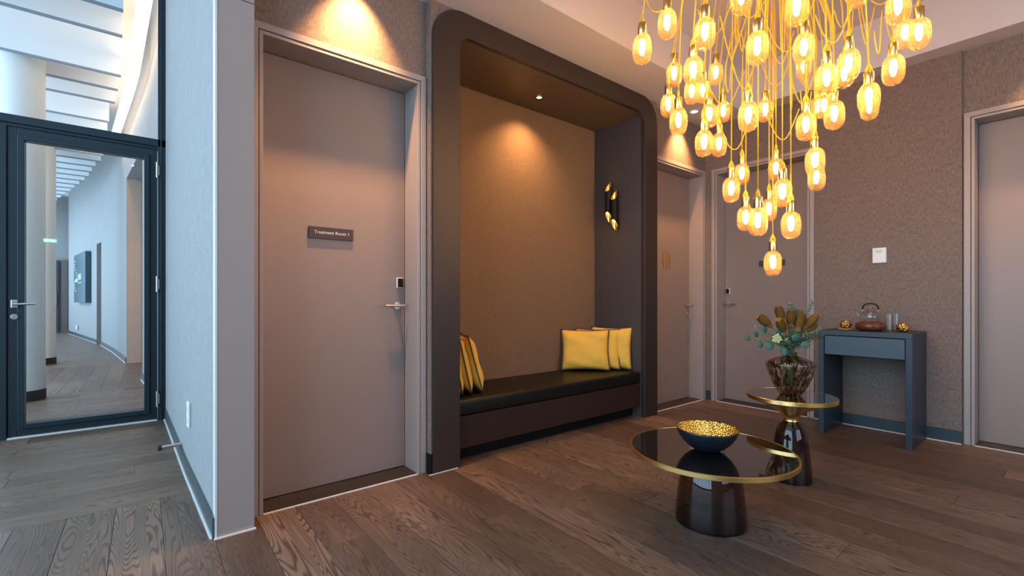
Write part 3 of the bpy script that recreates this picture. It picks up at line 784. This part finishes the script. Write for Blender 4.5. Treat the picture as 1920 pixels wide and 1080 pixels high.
bell([(.113, .001), (.114, .010), (.110, .07), (.103, .14), (.096, .20), (.089, .25), (.083, .285), (.074, .315), (.060, .340), (.047, .353), (.041, .360)], .006, t2)

# hammered bowl
bw = thing('hammered_bowl', 'hammered bowl, gold inside and blue-black outside, on the low table', 'bowl', (2.165, 1.165, Z1 + .001))
prof = [(0, .0), (.040, .0), (.055, .004), (.085, .020), (.112, .045), (.132, .075), (.141, .098), (.1435, .108)]
bm = bmesh.new(); lathe(bm, prof + [(.1405, .108)], 72); obj('bowl_shell', bm, M['bowl'], bw, smooth=True)
bm = bmesh.new(); lathe(bm, [(.1430, .1085), (.1385, .098), (.1295, .076), (.109, .047), (.082, .024), (.050, .009), (.0, .006)], 72)
obj('gold_lining', bm, M['hammered'], bw, smooth=True)

# vase + flowers
vz = Z2 + .001
vs = thing('glass_vase', 'wide-shouldered brown streaked glass vase on the taller table', 'vase', (3.105, 1.135, vz))
vp = [(.0, .004), (.050, .004), (.054, .0), (.058, .004), (.066, .014), (.080, .036), (.096, .068), (.112, .104), (.125, .142), (.133, .172), (.1365, .190), (.134, .199), (.122, .209), (.098, .219), (.068, .229), (.046, .238), (.036, .247), (.037, .255), (.042, .261)]
bm = bmesh.new(); lathe(bm, vp, 64); o = obj('vase_body', bm, M['vase'], vs, smooth=True)
Rv = Vector((.7804, -.6252, 0)); Fv = Vector((.6252, .7804, 0)); Uv = Vector((0, 0, 1))
fl_ = thing('flower_arrangement', 'bouquet of brown banksia heads, eucalyptus and ferns in the streaked vase', 'flowers', (3.105, 1.135, vz + .03))
def P3(r, f, u): return Rv * r + Fv * f + Uv * u
def stem(tip, nm='flower_stem'):
    base = P3(random.uniform(-.03, .03), random.uniform(-.03, .03), .02); neck = P3(random.uniform(-.02, .02), random.uniform(-.02, .02), .235)
    tip = Vector(tip); mid = neck * .6 + tip * .4 + Vector((0, 0, .02))
    bm = bmesh.new(); tube(bm, [base, base * .4 + neck * .6, neck, mid, tip], .0028, 6); obj(nm, bm, M['stem'], fl_, smooth=True)
    return neck, mid, tip
def banksia(r, f, u, dr, size=.075):
    tip = P3(r, f, u); neck, mid, _ = stem(tip)
    ax = (tip - neck).normalized(); ax = (ax + Rv * dr * .5).normalized()
    bm = bmesh.new(); n1, n2 = 22, 20
    q = Vector((0, 0, 1)).rotation_difference(ax)
    lathe(bm, [(.0, -.2 * size), (.010, -.16 * size), (.018, .1 * size), (.0225, .45 * size), (.020, .75 * size), (.012, .95 * size), (0, 1.0 * size)], 14)
    for i in range(n1):
        for j in range(n2):
            z = (.0 + .98 * i / (n1 - 1)) * size; rr = .0225 * math.sin(min(PI, .35 + 2.5 * i / (n1 - 1))) ** .6
            a = 2 * PI * (j + .5 * (i % 2)) / n2; c, s_ = math.cos(a), math.sin(a)
            L_ = random.uniform(.010, .021); p = Vector((rr * c, rr * s_, z)); e = p + Vector((c * .7, s_ * .7, .8)).normalized() * L_
            w = Vector((-s_, c, 0)) * .0028
            bm.faces.new([bm.verts.new(p + w), bm.verts.new(p - w), bm.verts.new(e)])
    for v in bm.verts: v.co = q @ v.co + tip
    obj('banksia_head', bm, M['banksia'], fl_)
for b in ((-.125, .0, .395, -.6, .085), (-.055, -.03, .365, -.3, .08), (-.035, .03, .43, -.1, .08), (.0, .0, .40, 0, .085), (.035, -.02, .375, .2, .09), (.085, .0, .385, .8, .10), (.10, .03, .36, 1.2, .085), (.055, .04, .41, .4, .08)):
    banksia(*b)
def leaf_shape(bm, base, d, up, ln, w, fold=.15):
    d = d.normalized(); s_ = d.cross(up).normalized(); n_ = s_.cross(d)
    pts = [(0, 0), (.25, .75), (.5, 1), (.78, .72), (1, 0)]
    c = [bm.verts.new(base + d * ln * t) for t, _ in pts]
    Lp = [bm.verts.new(base + d * ln * t + s_ * w * .5 * k + n_ * fold * w * k) for t, k in pts[1:-1]]
    Rp = [bm.verts.new(base + d * ln * t - s_ * w * .5 * k + n_ * fold * w * k) for t, k in pts[1:-1]]
    for side in (Lp, Rp):
        bm.faces.new((c[0], c[1], side[0])); bm.faces.new((c[1], c[2], side[1], side[0])); bm.faces.new((c[2], c[3], side[2], side[1])); bm.faces.new((c[3], c[4], side[2]))
# large round eucalyptus leaves
for (r, f, u, dr, du, ln) in ((-.255, -.02, .315, -1, .15, .05), (-.215, -.03, .31, .2, -.9, .055), (-.20, .0, .325, -.6, .6, .05), (-.13, -.05, .285, -1, -.4, .07), (-.10, -.05, .275, .5, -.7, .065), (-.07, -.06, .27, -.2, -1, .06),
                              (-.15, .0, .35, -.5, .8, .05), (-.02, -.05, .30, .4, .8, .06), (.02, .04, .45, .5, -.2, .085), (.035, .04, .44, -.1, 1, .075), (.05, .03, .42, .7, .4, .07), (-.09, -.03, .33, -.2, 1, .055), (.02, -.06, .28, .9, .1, .06)):
    bm = bmesh.new(); p = P3(r, f, u); leaf_shape(bm, p, Rv * dr + Uv * du - Fv * .2, -Fv + Uv * .3, ln, ln * .72)
    obj('eucalyptus_leaf', bm, M['leaf_teal'], fl_, smooth=True, solid=.0008)
for tip in ((-.24, -.02, .315), (-.19, 0, .35), (-.10, -.05, .28)): stem(P3(*tip))
rnd_f = random.Random(4)
M['leaf_pale'] = mat('pale_leaf', (.34, .36, .24), .6)
# small leaved sprigs
def sprig(r, f, u, m, n=26, ln=.018, w=.008, nm='leafy_sprig', start=.25):
    neck, mid, tip = stem(P3(r, f, u))
    bm = bmesh.new()
    for i in range(n):
        t = start + (1 - start) * i / (n - 1)
        p = neck.lerp(mid, min(1, t * 2)) if t < .5 else mid.lerp(tip, (t - .5) * 2)
        ax = (tip - neck).normalized(); a = i * 2.4
        side = (ax.cross(Vector((math.cos(a), math.sin(a), .3)))).normalized()
        leaf_shape(bm, p, side + ax * .6, ax, ln * 1.15 * random.uniform(.7, 1.2), w * 1.5)
    obj(nm, bm, M[m], fl_, solid=.0005)
sprig(.0, .02, .53, 'leaf_grey', 30, .022, .009); sprig(.03, .03, .52, 'leaf_grey', 26, .022, .012); sprig(.15, .02, .54, 'leaf_grey', 30, .020, .012, start=.4)
sprig(-.21, .0, .385, 'leaf_grey', 24, .020, .008, start=.4); sprig(.20, .0, .335, 'leaf_green', 40, .028, .006, start=.3); sprig(.17, -.02, .37, 'leaf_grey', 34, .022, .007, start=.3)
sprig(.12, -.05, .35, 'leaf_green', 34, .025, .007); sprig(-.06, -.06, .31, 'leaf_grey', 26, .02, .007); sprig(.05, -.05, .33, 'leaf_grey', 26, .02, .007); sprig(.0, -.05, .36, 'leaf_green', 34, .028, .008)
for k in range(16):
    a = rnd_f.uniform(-1, 1); r_ = a * .11 - .01; u_ = .29 + rnd_f.uniform(0, .07) - abs(a) * .01
    sprig(r_, rnd_f.uniform(-.07, .04), u_, ('leaf_green', 'leaf_grey', 'leaf_pale')[k % 3], 20, rnd_f.uniform(.018, .03), .008)
# pale green bud cluster
for k in range(14):
    a = k * 2.4; rr = .007 * math.sqrt(k)
    bm = bmesh.new(); lathe(bm, [(0, -.009), (.008, -.004), (.009, .002), (.005, .009), (0, .011)], 8)
    p = P3(-.115 + rr * math.cos(a), -.055, .318 + rr * math.sin(a)); obj('flower_bud', bm, M['bud'], fl_, smooth=True, loc=p)

# ================================================================ CONSOLE
cn = thing('console_table', 'dark blue-grey console table with one drawer against the right wall', 'console table', (4.37, 1.087, 0))
D = .475
obj('top_panel', boxes((0, -.30, .812, D, .30, .85)), M['console'], cn, bev=.002)
obj('side_leg', boxes((0, .26, 0, D, .30, .812)), M['console'], cn, bev=.002)
obj('side_leg', boxes((0, -.30, 0, D, -.26, .812)), M['console'], cn, bev=.002)
obj('drawer_case', boxes((.03, -.26, .648, D, .26, .812)), M['black'], cn)
obj('drawer_front', boxes((.006, -.256, .655, .03, .256, .805)), M['drawer'], cn, bev=.002)
# things on the console
def tealight(label, x, y, z):
    t = thing('tealight_holder', label, 'candle holder', (x, y, z), 0, 'round gold candle holders on the console')
    bm = bmesh.new()
    lathe(bm, [(0, 0), (.022, 0), (.036, .012), (.043, .030), (.041, .048), (.030, .062), (.020, .066), (.018, .062), (.028, .054), (.034, .04), (.03, .015), (0, .008)], 18, wob=lambda k, j: 1 + .035 * (1 if (k + j) % 2 else -1))
    obj('holder_bowl', bm, M['goldball'], t)
    bm = bmesh.new(); tube(bm, [(0, 0, .010), (0, 0, .030)], .018, 16); obj('tealight_candle', bm, M['plastic_white'], t)
ds_ = tag(obj('wooden_coaster', cone_top([(0, 0), (.050, 0), (.052, .004), (.050, .008), (0, .008)], 32), mat('beech', (.50, .28, .14), .5), loc=(4.60, 1.262, .851)), 'thin round wooden coaster under the gold holder near the flowers', 'coaster')
tealight('faceted gold candle holder standing on the wooden coaster', 4.615, 1.262, .860)
tealight('faceted gold candle holder near the right end of the console', 4.60, .885, .851)
tp = thing('glass_teapot', 'clear glass teapot with black top handle on a reddish wooden stand', 'teapot', (4.58, 1.085, .923))
k_ = tag(obj('teapot_stand', cone_top([(0, 0), (.070, 0), (.092, .012), (.103, .032), (.100, .052), (.085, .066), (.062, .071), (0, .071)], 48), M['redwood'], smooth=True, loc=(4.58, 1.085, .851)), 'carved round reddish wooden stand under the glass teapot', 'stand')
bodyp = [(.0, .001), (.045, .001), (.060, .010), (.068, .030), (.066, .052), (.055, .070), (.038, .080), (.034, .086)]
bm = bmesh.new(); lathe(bm, bodyp + [(r - .0025 if r > .003 else 0, z + (.0025 if i < 2 else 0)) for i, (r, z) in reversed(list(enumerate(bodyp)))], 40); auto(obj('pot_body', bm, M['clear'], tp), 60)
bm = bmesh.new(); lathe(bm, [(.0, .020), (.024, .020), (.026, .060), (.028, .088), (.025, .088), (.023, .060), (.021, .023), (0, .023)], 28); obj('glass_infuser', bm, M['clear'], tp, smooth=True)
bm = bmesh.new(); lathe(bm, [(.036, .088), (.030, .096), (.010, .102), (.008, .108), (.012, .116), (.008, .124), (0, .126)], 28); obj('lid', bm, M['clear'], tp, smooth=True, solid=.002)
bm = bmesh.new(); tube(bm, [(0, .062, .030), (-.004, .078, .045), (-.006, .087, .072), (-.010, .104, .100)], [.011, .008, .006, .0045], 12, cap=False); obj('spout', bm, M['clear'], tp, smooth=True, solid=.0015)
hp = [(0, .052 * math.cos(a), .098 + .048 * math.sin(a) ** .7) for a in [PI * i / 16 for i in range(17)]]
bm = bmesh.new(); tube(bm, hp, .0052, 10); obj('handle', bm, M['black'], tp, smooth=True)
for s_ in (1, -1):
    bm = bmesh.new(); tube(bm, [(0, s_ * .052, .100), (0, s_ * .052, .074)], .0045, 10); obj('handle_clip', bm, M['steel'], tp, smooth=True)
def tumbler(label, x, y):
    t = thing('drinking_glass', label, 'glass', (x, y, .851), 0, 'clear tumblers beside the teapot')
    o_ = [(.0, 0), (.022, 0), (.024, .004), (.028, .07), (.032, .135)]; i_ = [(.030, .135), (.026, .07), (.0215, .010), (0, .008)]
    bm = bmesh.new(); lathe(bm, o_ + i_, 28); auto(obj('tumbler_body', bm, M['clear'], t), 60)
tumbler('tall clear tumbler standing right beside the wooden teapot stand', 4.585, .963)
tumbler('tall clear tumbler behind the first one, closer to the wall', 4.66, .935)

# ================================================================ CHANDELIER
CX_, CY_ = 2.79, 1.10
ch = thing('chandelier', 'large cluster chandelier of amber glass bulbs on tangled yellow cords', 'chandelier', (CX_, CY_, 3.40))
bm = bmesh.new(); lathe(bm, [(0, 0), (.66, 0), (.66, -.035), (.65, -.04), (0, -.04)], 48); auto(obj('ceiling_canopy', bm, M['brass'], ch))
# shared meshes: globe centre at the origin, total height .15
gp = [(.0215, .070), (.030, .062), (.039, .048), (.0445, .028), (.0455, .0), (.045, -.025), (.0405, -.048), (.031, -.063), (.018, -.071), (0, -.0735)]
bm = bmesh.new()
pf = []
for (a, b_) in zip(gp, gp[1:]):
    for t in (0, .5): pf.append((a[0] + (b_[0] - a[0]) * t, a[1] + (b_[1] - a[1]) * t))
pf.append(gp[-1])
lathe(bm, pf, 28, wob=lambda k, j: 1 + .016 * (1 if (k + j) % 2 else -1))
me_globe = bpy.data.meshes.new('pendant_globe'); bmesh.ops.recalc_face_normals(bm, faces=bm.faces); bm.to_mesh(me_globe); bm.free(); me_globe.materials.append(M['bulb'])
def shared(nm, prof, m, seg=16, smooth=True):
    bm = bmesh.new(); lathe(bm, prof, seg); bmesh.ops.recalc_face_normals(bm, faces=bm.faces)
    me = bpy.data.meshes.new(nm); bm.to_mesh(me); bm.free(); me.materials.append(m)
    if smooth:
        bm = bmesh.new(); bm.from_mesh(me)
        for f in bm.faces: f.smooth = True
        for e in bm.edges:
            if len(e.link_faces) == 2 and e.calc_face_angle(0) > .7: e.smooth = False
        bm.to_mesh(me); bm.free()
    return me
me_sock = shared('brass_socket', [(0, .066), (.0195, .066), (.0205, .068), (.0205, .122), (.0195, .125), (0, .125)], M['brass'], 20)
me_fil = shared('bulb_filament', [(0, .050), (.012, .042), (.0155, .020), (.014, -.005), (.009, -.026), (0, -.033)], M['filament'], 10)
bm = bmesh.new()
tube(bm, [(.012, .0, .124), (.006, 0, .145), (0, 0, .168)], [.0045, .0075, .003], 6); tube(bm, [(-.012, .0, .124), (-.006, 0, .145), (0, 0, .168)], [.0045, .0075, .003], 6)
tube(bm, [(.013, 0, .126), (0, .004, .128), (-.013, 0, .126)], .006, 6)
me_wrap = bpy.data.meshes.new('cord_wrap'); bmesh.ops.recalc_face_normals(bm, faces=bm.faces); bm.to_mesh(me_wrap); bm.free(); me_wrap.materials.append(M['cord'])
PEND = [  # x, y of the bulb centre and its height, in photograph pixels
 (1204, 92, 57), (1251, 45, 56), (1322, 63, 61), (1264, 140, 46), (1300, 134, 57), (1297, 173, 45), (1318, 172, 43), (1342, 139, 43), (1253, 198, 46), (1272, 228, 52),
 (1330, 217, 46), (1356, 210, 41), (1320, 269, 52), (1348, 272, 45), (1390, -4, 62), (1420, 90, 63), (1494, 16, 65), (1507, 92, 60), (1403, 219, 57), (1435, 208, 43),
 (1507, 128, 43), (1511, 237, 54), (1532, 203, 42), (1545, 200, 44), (1564, 216, 55), (1550, 149, 60), (1591, 122, 61), (1583, 141, 50), (1608, -16, 60), (1684, 14, 64),
 (1723, 64, 59), (1697, 64, 54), (1675, 131, 58), (1629, 184, 58), (1630, 202, 48), (1528, 303, 54), (1531, 335, 47), (1371, 356, 49), (1391, 327, 42), (1398, 410, 48),
 (1421, 416, 55), (1442, 394, 44), (1467, 362, 54), (1455, 318, 43), (1483, 422, 54), (1449, 494, 49), (1360, -30, 52), (1455, -40, 58), (1545, -40, 55), (1290, -35, 55), (1650, -40, 52)]
Fp = 861.0
rnd = random.Random(11)
tops = []
for (px, py, hp_) in PEND:
    d = min(3.35, max(2.0, Fp * .150 / hp_)); l = (px - 960) / Fp * d
    X = .6252 * d + .7804 * l; Y = .7804 * d - .6252 * l; Z = 1.1 - (py - 562) / Fp * d
    loc = Vector((X - CX_, Y - CY_, Z - 3.40))
    g = bpy.data.objects.new('pendant_bulb', me_globe); COL.objects.link(g); g.parent = ch; g.location = loc; g.rotation_euler = (0, 0, rnd.uniform(0, 3))
    for nm, me in (('brass_socket', me_sock), ('bulb_filament', me_fil), ('cord_wrap', me_wrap)):
        c = bpy.data.objects.new(nm, me); COL.objects.link(c); c.parent = g
    top = loc + Vector((0, 0, .168)); tops.append(top)
    end = Vector((loc.x * .78 + rnd.uniform(-.04, .04), loc.y * .78 + rnd.uniform(-.04, .04), -.04))
    zz = max(top.z + .05, -.75 + rnd.uniform(-.1, .1)); 
    pts = [top]
    if zz < -.1:
        kx = Vector((loc.x * .97, loc.y * .97, zz)); pts += [kx]
        for q in (.35, .7): 
            e_ = kx.lerp(end, q); pts.append(Vector((e_.x + rnd.uniform(-.01, .01), e_.y + rnd.uniform(-.01, .01), e_.z)))
    pts.append(end)
    bm = bmesh.new(); tube(bm, pts, .0030, 6); c = obj('cord', bm, M['cord'], ch, smooth=True)
# slack loops of cord between neighbouring drops
def loop(a, b, sag, nm='slack_cord'):
    n = 16; bm = bmesh.new(); pts = []
    for i in range(n + 1):
        t = i / n; p = a.lerp(b, t); p.z -= sag * 4 * t * (1 - t) * (1 + .15 * math.sin(5 * t)); p.x += .012 * math.sin(7 * t + sag * 30); pts.append(p)
    tube(bm, pts, .0030, 6); obj(nm, bm, M['cord'], ch, smooth=True)
def at_px(px, py, d):
    l = (px - 960) / Fp * d
    return Vector((.6252 * d + .7804 * l - CX_, .7804 * d - .6252 * l - CY_, 1.1 - (py - 562) / Fp * d - 3.40))
for (xa, ya, xb, yb, d, sag) in ((1255, 130, 1285, 130, 2.9, .06), (1352, 235, 1405, 230, 2.6, .12), (1440, 215, 1500, 205, 2.7, .13), (1462, 20, 1530, -5, 2.4, .12), (1530, 30, 1600, 10, 2.3, .14), (1565, 20, 1600, -30, 2.5, .18),
                                 (1610, 15, 1640, 10, 2.6, .22), (1640, 60, 1655, 20, 2.5, .2), (1660, 30, 1690, 40, 2.7, .12), (1205, -30, 1245, 10, 2.4, .1), (1370, 100, 1420, 110, 2.5, .15), (1300, 100, 1350, 140, 2.7, .12), (1430, 120, 1480, 120, 2.8, .12),
                                 (1350, 30, 1400, 20, 2.5, .22), (1390, 60, 1440, 40, 2.7, .25), (1440, 60, 1490, 60, 2.6, .22), (1480, 130, 1530, 130, 2.7, .2), (1310, 20, 1380, -10, 2.6, .2), (1500, 150, 1560, 130, 2.8, .1), (1330, 160, 1400, 130, 2.9, .15),
                                 (1360, -40, 1460, -40, 2.4, .25), (1420, -20, 1540, -40, 2.5, .3), (1600, -60, 1700, -40, 2.5, .15), (1500, 170, 1520, 170, 2.6, .25), (1380, 10, 1400, 60, 2.7, .2)):
    loop(at_px(xa, ya, d), at_px(xb, yb, d + rnd.uniform(-.1, .1)), sag * rnd.uniform(.7, 1.1))
# extra slack lengths hanging near the middle of the cluster
for k in range(16):
    a = rnd.uniform(0, 2 * PI); r0 = rnd.uniform(.02, .26); r1 = rnd.uniform(.1, .38)
    x, y = r0 * math.cos(a), r0 * math.sin(a); z1_ = rnd.uniform(-1.15, -.75)
    x1_, y1_ = r1 * math.cos(a + rnd.uniform(-.3, .3)), r1 * math.sin(a + rnd.uniform(-.3, .3))
    w = rnd.uniform(.015, .05)
    pts = [(x, y, -.04), (x1_ * .6, y1_ * .6, z1_ * .45), (x1_, y1_, z1_ * .85), (x1_ + w * .3, y1_, z1_ * .97), (x1_ + w, y1_, z1_), (x1_ + w * 1.7, y1_, z1_ * .97), (x1_ + w * 2, y1_, z1_ * .85), (x1_ * .6 + w, y1_ * .6, z1_ * .4), (x + w, y, -.04)]
    bm = bmesh.new(); tube(bm, pts, .0030, 6); obj('slack_cord', bm, M['cord'], ch, smooth=True)
